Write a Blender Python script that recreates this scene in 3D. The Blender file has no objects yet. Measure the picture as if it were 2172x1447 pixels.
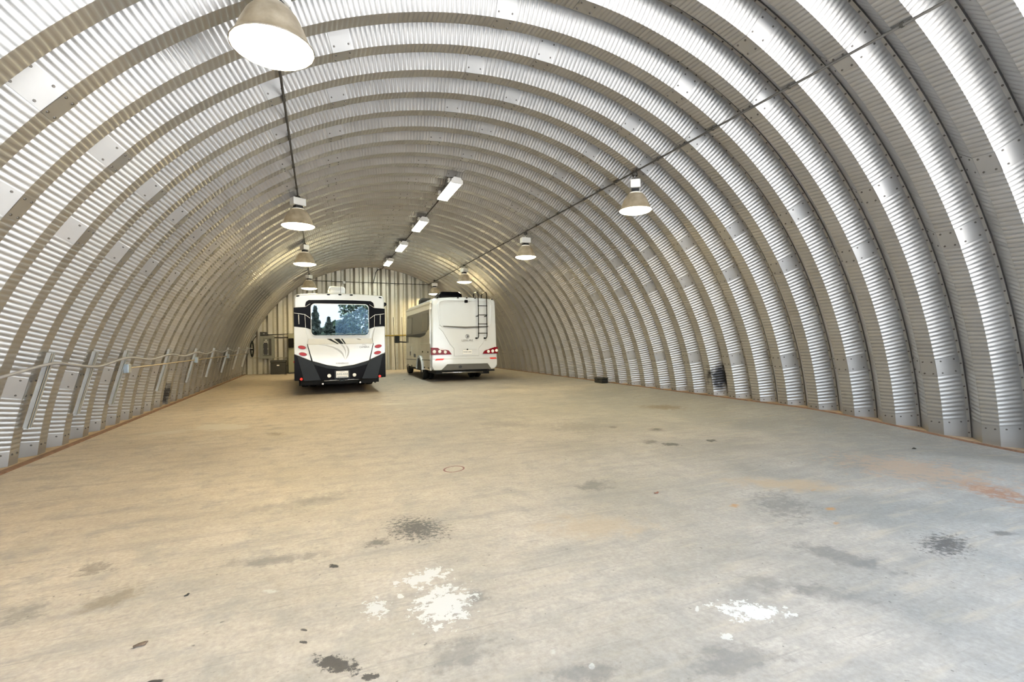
import bpy, bmesh, math, random
from mathutils import Vector, Matrix
random.seed(7)
PI = math.pi
sc = bpy.context.scene
COL = sc.collection

# ------------------------------------------------------------------ camera
CAM_H = 1.5197
FPX, YAW, PIT, ROL = 1018.3246, 0.3817, 0.0021, -0.0141
s_, c_ = math.sin(YAW), math.cos(YAW)
F0, R0, U0 = Vector((s_, c_, 0)), Vector((c_, -s_, 0)), Vector((0, 0, 1))
Fv = F0*math.cos(PIT) + U0*math.sin(PIT)
U1 = U0*math.cos(PIT) - F0*math.sin(PIT)
Rv = R0*math.cos(ROL) + U1*math.sin(ROL)
Uv = U1*math.cos(ROL) - R0*math.sin(ROL)
cd = bpy.data.cameras.new('camera'); cam = bpy.data.objects.new('camera', cd); COL.objects.link(cam)
m = Matrix((Rv, Uv, -Fv)).transposed().to_4x4(); m.translation = (0, 0, CAM_H)
cam.matrix_world = m
cd.sensor_width = 36.0; cd.sensor_fit = 'HORIZONTAL'; cd.lens = FPX/2172*36
cd.clip_start = 0.05; cd.clip_end = 400
sc.camera = cam

# ------------------------------------------------------------------ world, exposure
w = bpy.data.worlds.new('world'); sc.world = w; w.use_nodes = True
bg = w.node_tree.nodes['Background']
bg.inputs[0].default_value = (0.80, 0.90, 1.0, 1); bg.inputs[1].default_value = 4.9
# sun from behind the shed: it bakes the yard in front of the open end, never the slab inside
sd = bpy.data.lights.new('sun', 'SUN'); sd.energy = 56.0; sd.angle = .01; sd.color = (1, .98, .96)
sun = bpy.data.objects.new('sun', sd); COL.objects.link(sun); sun.rotation_euler = (math.radians(-42), math.radians(6), 0)
sc.view_settings.view_transform = 'Standard'; sc.view_settings.look = 'None'
sc.view_settings.gamma = 1.0; sc.view_settings.use_curve_mapping = False
sc.view_settings.exposure = 0.27
HB_POWER = 125.0     # watts of each high-bay lamp
TUBE_POWER = 80.0    # watts of each fluorescent fixture
sc.cycles.max_bounces = 5; sc.cycles.diffuse_bounces = 3; sc.cycles.glossy_bounces = 3; sc.cycles.transparent_max_bounces = 6
sc.cycles.use_adaptive_sampling = True; sc.cycles.adaptive_threshold = 0.15; sc.cycles.adaptive_min_samples = 16
sc.cycles.sample_clamp_indirect = 40.0

# ------------------------------------------------------------------ building constants
P = 0.7                         # rib pitch
XC, ZC, RB, Y0 = 2.84494, -0.69944, 6.61843, 3.94877
K0, K1 = -5, 35                 # first and last rib
CW, CD, FL, BW, AW = 0.19, 0.255, 0.06, 0.215, 0.235

# ------------------------------------------------------------------ helpers
def tag(o, label=None, cat=None, group=None, kind=None):
    if label: o['label'] = label
    if cat: o['category'] = cat
    if group: o['group'] = group
    if kind: o['kind'] = kind
    return o

def link(name, me, parent=None, loc=None):
    o = bpy.data.objects.new(name, me); COL.objects.link(o)
    if parent: o.parent = parent
    if loc: o.location = loc
    return o

def empty(name, loc=(0, 0, 0), rz=0):
    o = bpy.data.objects.new(name, None); COL.objects.link(o)
    o.location = loc; o.rotation_euler = (0, 0, rz); o.empty_display_size = 0.2
    return o

class MB:
    """collects verts/faces"""
    def __init__(s): s.v = []; s.f = []; s.sm = []
    def add(s, v, f, smooth=False):
        o = len(s.v); s.v += [tuple(p) for p in v]
        s.f += [tuple(i+o for i in q) for q in f]; s.sm += [smooth]*len(f); return s
    def box(s, x0, x1, y0, y1, z0, z1):
        return s.add([(x0,y0,z0),(x1,y0,z0),(x1,y1,z0),(x0,y1,z0),(x0,y0,z1),(x1,y0,z1),(x1,y1,z1),(x0,y1,z1)],
                     [(0,3,2,1),(4,5,6,7),(0,1,5,4),(1,2,6,5),(2,3,7,6),(3,0,4,7)])
    def prism(s, pts, y0, y1, axis='y'):
        """polygon (a,b) extruded; axis y: (x,z) pts, axis x: (y,z) pts, axis z: (x,y) pts"""
        n = len(pts)
        def mk(p, t):
            return (p[0], t, p[1]) if axis == 'y' else ((t, p[0], p[1]) if axis == 'x' else (p[0], p[1], t))
        v = [mk(p, y0) for p in pts] + [mk(p, y1) for p in pts]
        f = [tuple(range(n)), tuple(range(2*n-1, n-1, -1))] + [(i, i+n, (i+1) % n+n, (i+1) % n) for i in range(n)]
        return s.add(v, f)
    def ring(s, outer, inner, y0, y1, axis='y'):
        n = len(outer)
        def mk(p, t): return (p[0], t, p[1]) if axis == 'y' else ((t, p[0], p[1]) if axis == 'x' else (p[0], p[1], t))
        v = [mk(p, y0) for p in outer]+[mk(p, y0) for p in inner]+[mk(p, y1) for p in outer]+[mk(p, y1) for p in inner]
        f = []
        for i in range(n):
            j = (i+1) % n
            f += [(i, j, n+j, n+i), (2*n+i, 3*n+i, 3*n+j, 2*n+j), (i, 2*n+i, 2*n+j, j), (n+i, n+j, 3*n+j, 3*n+i)]
        return s.add(v, f)
    def lathe(s, prof, n=24, c=(0, 0, 0), axis='z', smooth=True, cap=True):
        v = []; f = []
        def mk(r, a, h):
            x, y = r*math.cos(a), r*math.sin(a)
            if axis == 'z': q = (x, y, h)
            elif axis == 'y': q = (x, h, y)
            else: q = (h, x, y)
            return (q[0]+c[0], q[1]+c[1], q[2]+c[2])
        for r, h in prof:
            for i in range(n): v.append(mk(r, 2*PI*i/n, h))
        for k in range(len(prof)-1):
            for i in range(n):
                j = (i+1) % n; f.append((k*n+i, k*n+j, (k+1)*n+j, (k+1)*n+i))
        s.add(v, f, smooth)
        if cap:
            s.f.append(tuple(len(s.v)-len(v)+i for i in range(n))[::-1]); s.sm.append(False)
            s.f.append(tuple(len(s.v)-n+i for i in range(n))); s.sm.append(False)
        return s
    def tube(s, path, r, n=8, smooth=True):
        path = [Vector(p) for p in path]; v = []; f = []
        up = Vector((0, 0, 1)); prev = None
        for i, p in enumerate(path):
            d = (path[min(i+1, len(path)-1)]-path[max(i-1, 0)]).normalized()
            if prev is None:
                a = d.cross(up) if abs(d.dot(up)) < .95 else d.cross(Vector((1, 0, 0)))
            else:
                a = prev - d*prev.dot(d)
            a.normalize(); prev = a; b = d.cross(a)
            for k in range(n):
                t = 2*PI*k/n; v.append(p + a*r*math.cos(t) + b*r*math.sin(t))
        for i in range(len(path)-1):
            for k in range(n):
                j = (k+1) % n; f.append((i*n+k, i*n+j, (i+1)*n+j, (i+1)*n+k))
        s.add(v, f, smooth)
        o = len(s.v)-len(v)
        s.f += [tuple(o+k for k in range(n))[::-1], tuple(o+len(v)-n+k for k in range(n))]; s.sm += [False, False]
        return s
    def loft(s, secs, smooth=True, caps=True):
        n = len(secs[0]); v = [p for q in secs for p in q]; f = []
        for i in range(len(secs)-1):
            for k in range(n):
                j = (k+1) % n; f.append((i*n+k, (i+1)*n+k, (i+1)*n+j, i*n+j))
        s.add(v, f, smooth)
        if caps:
            o = len(s.v)-len(v)
            s.f += [tuple(o+k for k in range(n)), tuple(o+len(v)-n+k for k in range(n))[::-1]]; s.sm += [False, False]
        return s
    def mesh(s, name, mat):
        mat = mat or GALV
        me = bpy.data.meshes.new(name); me.from_pydata(s.v, [], s.f); me.materials.append(mat)
        me.polygons.foreach_set('use_smooth', s.sm); me.update(); return me
    def build(s, name, mat, parent=None, bevel=0, loc=None, seg=2, fix=True):
        me = s.mesh(name, mat)
        if fix:
            b = bmesh.new(); b.from_mesh(me); bmesh.ops.recalc_face_normals(b, faces=b.faces); b.to_mesh(me); b.free()
        o = link(name, me, parent, loc)
        if bevel:
            md = o.modifiers.new('bevel', 'BEVEL'); md.width = bevel; md.segments = seg; md.limit_method = 'ANGLE'; md.angle_limit = 0.6
        return o

def rrect(x0, z0, x1, z1, r, n=5):
    p = []
    for cx, cz, a0 in ((x1-r, z1-r, 0), (x0+r, z1-r, PI/2), (x0+r, z0+r, PI), (x1-r, z0+r, 1.5*PI)):
        for i in range(n+1):
            a = a0+PI/2*i/n; p.append((cx+r*math.cos(a), cz+r*math.sin(a)))
    return p

def ellipse(cx, cz, rx, rz, n=20, tilt=0):
    ct, st = math.cos(tilt), math.sin(tilt)
    return [(cx+rx*math.cos(2*PI*i/n)*ct-rz*math.sin(2*PI*i/n)*st, cz+rx*math.cos(2*PI*i/n)*st+rz*math.sin(2*PI*i/n)*ct) for i in range(n)]

def copy_tree(o, parent=None):
    c = o.copy(); COL.objects.link(c); c.parent = parent
    for ch in [q for q in bpy.data.objects if q.parent == o]: copy_tree(ch, c)
    return c

def text(name, s, size, mat, parent, loc, depth=0.003, sx=1.0):
    cu = bpy.data.curves.new(name, 'FONT'); cu.body = s; cu.size = size; cu.extrude = depth; cu.align_x = 'CENTER'; cu.align_y = 'CENTER'
    cu.resolution_u = 3
    t = bpy.data.objects.new(name, cu); COL.objects.link(t)
    dg = bpy.context.evaluated_depsgraph_get()
    me = bpy.data.meshes.new_from_object(t.evaluated_get(dg)); bpy.data.objects.remove(t); bpy.data.curves.remove(cu)
    me.materials.clear(); me.materials.append(mat)
    me.transform(Matrix.Diagonal((sx, 1, 1, 1)))
    o = link(name, me, parent, loc); o.rotation_euler = (PI/2, 0, 0)
    return o

# ------------------------------------------------------------------ materials
class NT:
    def __init__(s, name):
        s.m = bpy.data.materials.new(name); s.m.use_nodes = True; s.t = s.m.node_tree; s.n = s.t.nodes; s.l = s.t.links
        s.b = s.n['Principled BSDF']
    def node(s, kind, **kw):
        q = s.n.new(kind)
        for k, v in kw.items(): setattr(q, k, v)
        return q
    def set(s, q, i, v):
        if hasattr(v, 'is_output') or isinstance(v, bpy.types.NodeSocket): s.l.new(v, q.inputs[i])
        else: q.inputs[i].default_value = v
    def math(s, op, a, b=None, c=None, clamp=False):
        q = s.node('ShaderNodeMath', operation=op, use_clamp=clamp); s.set(q, 0, a)
        if b is not None: s.set(q, 1, b)
        if c is not None: s.set(q, 2, c)
        return q.outputs[0]
    def vmath(s, op, a, b=None, out=0):
        q = s.node('ShaderNodeVectorMath', operation=op); s.set(q, 0, a)
        if b is not None: s.set(q, 1, b)
        return q.outputs[out]
    def mix(s, f, a, b, typ='MIX'):
        q = s.node('ShaderNodeMixRGB', blend_type=typ); s.set(q, 0, f); s.set(q, 1, a); s.set(q, 2, b); return q.outputs[0]
    def noise(s, vec, scale, detail=4, rough=.55, out=0, dist=0):
        q = s.node('ShaderNodeTexNoise'); s.l.new(vec, q.inputs['Vector']); q.inputs['Scale'].default_value = scale
        q.inputs['Detail'].default_value = detail; q.inputs['Roughness'].default_value = rough; q.inputs['Distortion'].default_value = dist
        return q.outputs[out]
    def remap(s, v, a, b, c=0., d=1.):
        q = s.node('ShaderNodeMapRange'); s.l.new(v, q.inputs[0])
        for i, x in enumerate((a, b, c, d)): q.inputs[i+1].default_value = x
        return q.outputs[0]
    def pos(s): return s.node('ShaderNodeNewGeometry').outputs['Position']
    def objc(s): return s.node('ShaderNodeTexCoord').outputs['Object']
    def bump(s, h, strength, dist=.01):
        q = s.node('ShaderNodeBump'); q.inputs['Strength'].default_value = strength; q.inputs['Distance'].default_value = dist
        s.l.new(h, q.inputs['Height']); s.l.new(q.outputs[0], s.b.inputs['Normal'])

def simple(name, col, rough=.5, metal=0, var=.08, scale=6, coat=0, emit=None, es=0, trans=0, spec=.5):
    t = NT(name); n = t.noise(t.objc(), scale, 3)
    c = t.mix(t.remap(n, .3, .7), tuple(x*(1-var) for x in col)+(1,), tuple(min(1, x*(1+var)) for x in col)+(1,))
    t.l.new(c, t.b.inputs['Base Color']); t.b.inputs['Roughness'].default_value = rough; t.b.inputs['Metallic'].default_value = metal
    t.b.inputs['Specular IOR Level'].default_value = spec
    if coat: t.b.inputs['Coat Weight'].default_value = coat; t.b.inputs['Coat Roughness'].default_value = .05
    if emit: t.b.inputs['Emission Color'].default_value = emit+(1,); t.b.inputs['Emission Strength'].default_value = es
    if trans: t.b.inputs['Transmission Weight'].default_value = trans
    return t.m

GALV_COL = (.395, .388, .378)
def galvanized(name, base, metal, rough, soot=True):
    t = NT(name); g = t.pos(); oc = t.objc()
    info = t.node('ShaderNodeObjectInfo').outputs['Random']
    n1 = t.noise(oc, 2.2, 3, .6)
    v = t.math('ADD', t.remap(n1, .3, .75, -.07, .05), t.remap(info, 0, 1, -.05, .05))
    f = t.math('ADD', v, 1.0)
    cm = t.node('ShaderNodeCombineXYZ')
    for i in range(3): t.l.new(t.math('MULTIPLY', f, base[i], clamp=True), cm.inputs[i])
    c = cm.outputs[0]
    # small dark scuffs scattered over the sheets
    n3 = t.noise(g, 1.7, 3, .8); c = t.mix(t.remap(n3, .66, .80, 0, .45), c, (.2, .19, .18, 1))
    if soot:
        for p, r, st in (((9.55, 9.43, .55), .42, .93), ((-3.80, 15.0, .32), .36, .9)):
            d = t.vmath('LENGTH', t.vmath('SUBTRACT', g, p), out=1)
            d = t.math('ADD', d, t.remap(t.noise(g, 7, 4), .2, .8, -.18, .18))
            c = t.mix(t.remap(d, r*.45, r, st, 0), c, (.02, .02, .025, 1))
    t.l.new(c, t.b.inputs['Base Color']); t.b.inputs['Metallic'].default_value = metal
    t.l.new(t.remap(n1, .2, .8, rough-.06, rough+.08), t.b.inputs['Roughness'])
    return t.m

GALV = galvanized('galvanized_sheet', GALV_COL, .76, .37, soot=False)
GALVS = galvanized('sooty_galvanized_sheet', GALV_COL, .76, .37)
WALLM = galvanized('end_wall_sheet', (.60, .575, .50), .55, .45, soot=False)  # cream tint of the lamplight is put into this base colour
BOLT = simple('bolt_steel', (.13, .12, .11), .45, .8)
ZINC = simple('zinc_channel', (.62, .64, .65), .38, .7)
CONDUIT = simple('conduit_steel', (.055, .05, .042), .6, 0, spec=.3)
CABLE = simple('grey_cable', (.26, .26, .28), .5)
WHITEP = simple('white_gelcoat', (.66, .69, .73), .12, 0, .02, 2, coat=.6)
GREYP = simple('grey_gelcoat', (.60, .61, .62), .18, 0, .03, 2, coat=.5)
BEIGE = simple('beige_side', (.46, .43, .37), .16, .35, .03, 2, coat=.6)  # even beige gloss for the side, darker than the white gelcoat
CREAM = simple('cream_gelcoat', (.74, .71, .62), .2, 0, .03, 2, coat=.5)
BLACKG = simple('black_gloss', (.004, .004, .006), .18, 0, .05, 2, spec=.06)
CHAR = simple('charcoal_plastic', (.016, .020, .026), .42, 0, .1, 4, spec=.2)
BLACKR = simple('black_rubber', (.012, .012, .012), .75, 0, .2, 10)
DGREY = simple('dark_grey_plastic', (.10, .095, .085), .4, 0, .06, 5)
REDL = simple('red_lens', (.40, .006, .010), .2, 0, .05, 10, spec=.3)
REDD = simple('dark_red_lens', (.20, .004, .012), .2, 0, .08, 8, spec=.25)
REDO = simple('red_reflector', (.85, .035, .02), .25, 0, .05, 10)
CHROME = simple('chrome', (.8, .8, .82), .12, 1, .02)
WLENS = simple('white_lens', (.85, .85, .84), .2, 0, .04, 12)
INK = simple('dark_ink', (.03, .03, .035), .4, 0, .05)
GINK = simple('grey_ink', (.13, .135, .15), .4, 0, .05)
LINK = simple('light_grey_ink', (.40, .42, .45), .3, 0, .03)
BINK = simple('blue_grey_ink', (.13, .17, .24), .4, 0, .05)
BOXW = simple('ballast_enamel', (.78, .77, .74), .4, .1, .05)
TANSH = NT('lamp_shade_glass')
PANELG = simple('panel_enamel', (.22, .225, .20), .5, .2, .06)
OLIVE = simple('cabinet_enamel', (.25, .25, .18), .5, .1, .06)
TRUNK = simple('trunk_plastic', (.035, .034, .03), .5, 0, .1)
YEL = simple('yellow_pipe', (.30, .22, .03), .5, 0, .1)
RUSTY = simple('rusty_channel', (.17, .095, .06), .85, 0, .3, 9)
DIRT = simple('base_dust', (.34, .26, .18), .9, 0, .2, 5)
LEAFM = simple('dry_leaf', (.20, .09, .06), .8, 0, .3, 30)
CLODM = simple('earth_clod', (.12, .085, .06), .9, 0, .4, 40)
BARK = simple('bark', (.10, .075, .055), .9, 0, .3, 8)
FOLD = simple('conifer_leaves', (.008, .016, .010), .7, 0, .4, 3)
FOLL = simple('broad_leaves', (.014, .032, .014), .6, 0, .4, 3)
GRAVEL = simple('gravel', (.50, .49, .48), .9, 0, .15, 3)

# lamp shade: tan acrylic that lets some of the lamp through
t = TANSH; t.b.inputs['Base Color'].default_value = (.46, .40, .31, 1); t.b.inputs['Roughness'].default_value = .35
nn = t.noise(t.objc(), 5, 5); t.l.new(t.mix(t.remap(nn, .35, .7), (.17, .15, .12, 1), (.33, .295, .24, 1)), t.b.inputs['Base Color'])
tr = t.node('ShaderNodeBsdfTranslucent'); tr.inputs[0].default_value = (.5, .43, .3, 1)
mx = t.node('ShaderNodeMixShader'); mx.inputs[0].default_value = .05
t.l.new(t.b.outputs[0], mx.inputs[1]); t.l.new(tr.outputs[0], mx.inputs[2]); t.l.new(mx.outputs[0], t.n['Material Output'].inputs[0]); TANSH = t.m

def emitter(name, col, st):
    t = NT(name); t.b.inputs['Base Color'].default_value = (.9, .88, .82, 1)
    t.b.inputs['Emission Strength'].default_value = st
    t.b.inputs['Emission Color'].default_value = col+(1,); t.m.cycles.emission_sampling = 'NONE'; return t.m
HBLENS = emitter('high_bay_lens', (1.0, .86, .60), 7.0)
TUBEL = emitter('fluorescent_lens', (.97, 1.0, .88), 7.0)

# tinted mirror-like rear window glass
t = NT('tinted_glass'); gl = t.node('ShaderNodeBsdfGlossy'); gl.inputs[0].default_value = (.62, .68, .72, 1); gl.inputs['Roughness'].default_value = .015
tp = t.node('ShaderNodeBsdfTransparent'); tp.inputs[0].default_value = (.80, .86, .92, 1)
mx = t.node('ShaderNodeMixShader'); mx.inputs[0].default_value = .24
t.l.new(tp.outputs[0], mx.inputs[1]); t.l.new(gl.outputs[0], mx.inputs[2]); t.l.new(mx.outputs[0], t.n['Material Output'].inputs[0]); GLASS = t.m
SIDEGLASS = simple('side_glass', (.012, .013, .012), .12, .0, .1, 1, spec=.35)
BLUESH = simple('crinkled_blue', (.30, .46, .78), .4, .1, .45, 26)  # crinkled blue of the sheet behind the rear window

def lamp_light(name, parent, loc, shape, sx, sy, power, col, rot=(0, 0, 0)):
    ld = bpy.data.lights.new(name, 'AREA'); ld.shape = shape; ld.size = sx
    if sy: ld.size_y = sy
    ld.energy = power; ld.color = col
    o = bpy.data.objects.new(name, ld); COL.objects.link(o); o.parent = parent; o.location = loc; o.rotation_euler = rot; return o
STAINS=[
 (0.726,3.95,3.813,-0.721,-1.509,-3.398,(0.09,0.09,0.095),0.9,1.5,20),
 (0.393,3.813,9.04,-0.379,0.34,-9.927,(0.09,0.09,0.095),0.7,1.2,10),
 (-0.289,3.782,2.801,0.306,-1.503,-9.338,(0.2,0.205,0.21),0.6,1.1,8),
 (-1.467,4.142,7.536,2.946,-0.254,-7.119,(0.09,0.09,0.095),0.5,1.3,14),
 (-1.195,3.628,4.327,1.859,3.168,-5.934,(0.26,0.21,0.14),0.55,1.2,9),
 (-1.587,3.619,7.729,4.214,3.626,-4.489,(0.2,0.205,0.21),0.5,1.3,12),
 (0.079,3.52,29.958,-0.837,-11.564,-26.469,(0.015,0.017,0.025),0.95,0.8,30),
 (0.058,2.443,8.585,-1.199,-10.969,-14.876,(0.015,0.017,0.025),0.85,1.6,16),
 (0.203,2.29,26.691,-2.596,-14.01,-32.956,(0.015,0.017,0.025),0.85,1.5,25),
 (-0.091,2.682,47.523,-3.273,-44.809,-59.377,(0.015,0.017,0.025),0.9,0.8,30),
 (-0.089,2.795,61.919,1.572,-31.418,-73.25,(0.015,0.017,0.025),0.85,0.7,30),
 (-0.712,2.649,28.622,9.386,-9.781,-55.622,(0.015,0.017,0.025),0.95,0.5,20),
 (0.609,2.295,4.805,-0.765,-0.784,-6.059,(0.2,0.205,0.21),0.5,1.2,7),
 (-0.177,5.082,1.837,0.162,1.689,-5.295,(0.2,0.205,0.21),0.35,1.1,7),
 (0.853,2.759,11.283,-3.579,-3.381,-7.815,(0.2,0.205,0.21),0.55,1.1,12),
 (0.614,3.114,6.892,-0.542,1.496,-10.603,(0.86,0.86,0.85),1,2.4,16),
 (0.644,2.749,6.325,-0.625,0.427,-5.236,(0.86,0.86,0.85),1,1.9,14),
 (0.28,2.846,19.189,-2.025,-5.124,-11.888,(0.86,0.86,0.85),0.9,2.3,20),
 (0.42,2.929,45.041,-6.773,-14.997,-34.68,(0.86,0.86,0.85),0.95,1,30),
 (-0.295,3.316,22.531,1.885,-14.203,-32.784,(0.86,0.86,0.85),0.5,1.2,20),
 (2.215,1.992,4.191,-5.361,-7.25,-8.851,(0.86,0.86,0.85),1,2.3,16),
 (1.904,1.875,22.682,-27.94,-22.053,-25.004,(0.86,0.86,0.85),0.9,1.4,22),
 (1.164,1.965,55.954,-33.863,-17.001,-39.914,(0.86,0.86,0.85),0.9,1,30),
 (1.951,2.121,74.125,-69.176,-13.954,-32.378,(0.86,0.86,0.85),0.9,0.8,30),
 (1.052,2.141,54.905,-27.609,-13.448,-31.475,(0.86,0.86,0.85),0.4,1,30),
 (2.665,4.369,3.912,-2.245,-0.481,-4.695,(0.2,0.205,0.21),0.7,1.2,8),
 (4.729,5.613,5.301,-4.587,-5.617,-6.551,(0.015,0.017,0.025),0.7,1.1,12),
 (5.282,6.677,5.639,-4.539,-3.409,-4.394,(0.09,0.09,0.095),0.75,1,12),
 (4.559,5.876,5.312,-4.146,-2.585,-5.361,(0.09,0.09,0.095),0.6,1,12),
 (5.417,5.575,9.136,-8.926,-4.233,-8.76,(0.015,0.017,0.025),0.75,1,14),
 (4.771,7.183,7.323,-4.891,-3.179,-6.398,(0.09,0.09,0.095),0.6,1,14),
 (4.212,2.083,2.807,-5.98,-2.449,-3.49,(0.09,0.09,0.095),0.85,1.4,20),
 (4.865,2.031,3.901,-9.717,-8.702,-13.488,(0.09,0.09,0.095),0.6,1.1,8),
 (3.35,2.251,1.32,-2.341,-5.13,-2.321,(0.2,0.205,0.21),0.65,1.1,6),
 (3.892,3.146,2.037,-2.93,-2.478,-0.525,(0.2,0.205,0.21),0.55,1.7,16),
 (2.794,1.937,2.567,-4.187,-6.016,-6.793,(0.2,0.205,0.21),0.45,1.2,7),
 (1.81,1.726,2.878,-2.837,-2.305,-7.412,(0.2,0.205,0.21),0.5,1.2,6),
 (1.11,1.946,4.012,-2.34,-5.122,-12.037,(0.2,0.205,0.21),0.55,1.2,6),
 (2.582,2.161,2.672,-3.514,-3.784,-5.063,(0.2,0.205,0.21),0.4,1.2,6),
 (3.5,3.323,13.495,-14.34,-6.492,-14.416,(0.62,0.34,0.14),0.85,0.8,24),
 (4.178,2.897,11.667,-16.968,-7.632,-16.996,(0.62,0.34,0.14),0.9,0.5,24),
 (3.891,2.652,19.572,-28.966,-13.413,-30.128,(0.62,0.34,0.14),0.7,1,24),
 (4.57,3.342,16.627,-21.034,-0.448,-37.502,(0.62,0.34,0.14),0.7,1,24),
 (6.087,2.634,0.994,-2.588,-3.287,0.517,(0.44,0.23,0.14),0.85,1.6,7),
 (6.264,3.419,0.546,-1.064,-1.388,-0.558,(0.58,0.45,0.36),0.8,1.7,7),
 (4.49,3.571,0.897,-1.175,-2.354,-2.807,(0.62,0.49,0.35),0.75,1,4),
 (2.079,3.425,1.485,-0.913,-1.424,-3.202,(0.62,0.49,0.35),0.55,1.1,4),
 (7.176,8.796,1.309,-1.082,-1.438,-1.526,(0.26,0.21,0.14),0.75,0.9,6),
 (-1.722,10.409,2.175,0.366,-0.624,-2.456,(0.8,0.74,0.64),0.9,0.9,5),
 (-2.49,10.211,2.19,0.559,1.003,-3.286,(0.8,0.74,0.64),0.8,1,6),
 (1.667,12.389,1.654,-0.218,-0.855,-4.008,(0.8,0.74,0.64),0.8,1.1,6),
 (-0.71,9.146,6.258,0.474,-2.617,-5.349,(0.26,0.21,0.14),0.6,1.2,10),
 (0.079,5.042,2.908,0.086,1.131,-6.454,(0.2,0.205,0.21),0.25,1.2,8),
 (3.201,8.292,1.78,-0.692,-1.099,-2.197,(0.2,0.205,0.21),0.3,1.3,6),
 (4.279,7.48,1.492,-0.859,-0.779,-1.567,(0.2,0.205,0.21),0.35,1.3,6),
]
RING= (1.487, 5.638, 8.158, -2.183, -0.556, -7.774)

# ------------------------------------------------------------------ concrete floor material
def concrete(stains, ring):
    t = NT('stained_concrete'); g = t.pos(); ALB = .53
    big = t.noise(g, .16, 3, .5); mid = t.noise(g, .9, 4, .62); fine = t.noise(g, 9, 4, .68); grit = t.noise(g, 60, 2, .6)
    sepp = t.node('ShaderNodeSeparateXYZ'); t.l.new(g, sepp.inputs[0])
    # clay dust and warm lamplight put into the colour, stronger left and rear
    a = t.math('MULTIPLY_ADD', sepp.outputs[0], -.115, .64)
    a = t.math('ADD', a, t.math('MULTIPLY', sepp.outputs[1], .028))
    a = t.math('ADD', a, t.remap(big, .3, .7, -.22, .22)); a = t.math('ADD', a, t.remap(mid, .3, .7, -.16, .16), clamp=True)
    grey = t.mix(t.remap(mid, .35, .68), (.44, .455, .465, 1), (.62, .63, .64, 1))
    tan = t.mix(t.remap(mid, .3, .7), (.82, .675, .54, 1), (.98, .85, .71, 1))
    c = t.mix(a, grey, tan)
    c = t.mix(t.remap(fine, .30, .72, 0, .6), c, t.mix(1., c, (.74, .73, .71, 1), 'MULTIPLY'))
    vf = t.noise(g, 33, 3, .7); c = t.mix(t.remap(vf, .35, .70, 0, .8), c, t.mix(1., c, (.70, .69, .68, 1), 'MULTIPLY'))
    mo = t.noise(g, 3.1, 4, .7); c = t.mix(t.remap(mo, .50, .72, 0, .6), c, (.36, .355, .35, 1))
    # brushed smears running across the slab
    mp = t.node('ShaderNodeMapping'); mp.inputs['Rotation'].default_value = (0, 0, .35); mp.inputs['Scale'].default_value = (.5, 3.2, 1); t.l.new(g, mp.inputs[0])
    sm = t.noise(mp.outputs[0], 1.4, 4, .72); c = t.mix(t.remap(sm, .50, .72, 0, .5), c, (.33, .325, .32, 1))
    sm2 = t.noise(mp.outputs[0], 3.1, 3, .6); c = t.mix(t.remap(sm2, .54, .72, 0, .5), c, (.68, .60, .49, 1))
    for rz, st in ((.9, .35), (-.35, .3)):     # scratches and drag marks
        m2 = t.node('ShaderNodeMapping'); m2.inputs['Rotation'].default_value = (0, 0, rz); m2.inputs['Scale'].default_value = (.9, 16, 1); t.l.new(g, m2.inputs[0])
        c = t.mix(t.remap(t.noise(m2.outputs[0], 2.3, 2, .6), .62, .72, 0, st), c, (.30, .29, .285, 1))
    # fine dark specks
    sp = t.noise(g, 22, 2, .5); c = t.mix(t.remap(sp, .71, .76, 0, .6), c, (.10, .09, .085, 1))
    sp2 = t.noise(g, 7, 3, .6); c = t.mix(t.remap(sp2, .735, .76, 0, .7), c, (.09, .085, .08, 1))
    nd = t.noise(g, 1.3, 4, .6, out=1); wob = t.vmath('SCALE', t.vmath('SUBTRACT', nd, (.5, .5, .5))); wob.node.inputs[3].default_value = .12
    gw = t.vmath('ADD', g, wob)
    NS = {}
    for (sx, sy, a11, a12, a21, a22, col, st, br, scl) in stains:
        dv = t.vmath('SUBTRACT', gw, (sx, sy, 0))
        u = t.vmath('DOT_PRODUCT', dv, (a11, a12, 0), out=1); v = t.vmath('DOT_PRODUCT', dv, (a21, a22, 0), out=1)
        d = t.math('SQRT', t.math('ADD', t.math('MULTIPLY', u, u), t.math('MULTIPLY', v, v)))
        key = min((4, 7, 12, 22), key=lambda q: abs(q-scl))
        if key not in NS: NS[key] = t.noise(g, key*1.3, 4, .7)
        e = t.math('MULTIPLY_ADD', t.math('SUBTRACT', NS[key], .5), br*2.4, t.math('SUBTRACT', 1.0, d))
        soft = .12 if col[0] > .75 and st > .85 else (.3 if col[0] < .03 else .65)
        mk = t.remap(e, 0.0, soft, 0, st)
        c = t.mix(mk, c, col+(1,))
    if ring:
        sx, sy, a11, a12, a21, a22 = RING
        dv = t.vmath('SUBTRACT', g, (sx, sy, 0)); u = t.vmath('DOT_PRODUCT', dv, (a11, a12, 0), out=1); v = t.vmath('DOT_PRODUCT', dv, (a21, a22, 0), out=1)
        d = t.math('SQRT', t.math('ADD', t.math('MULTIPLY', u, u), t.math('MULTIPLY', v, v)))
        d = t.math('ABSOLUTE', t.math('SUBTRACT', d, 1.0)); c = t.mix(t.remap(d, .05, .12, .95, 0), c, (.26, .07, .08, 1))
    c = t.mix(1., c, (ALB, ALB, ALB, 1), 'MULTIPLY')
    t.l.new(c, t.b.inputs['Base Color'])
    t.l.new(t.remap(mid, .3, .7, .55, .75), t.b.inputs['Roughness'])
    t.bump(t.math('ADD', fine, t.math('MULTIPLY', grit, .4)), .25, .004)
    return t.m

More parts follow.
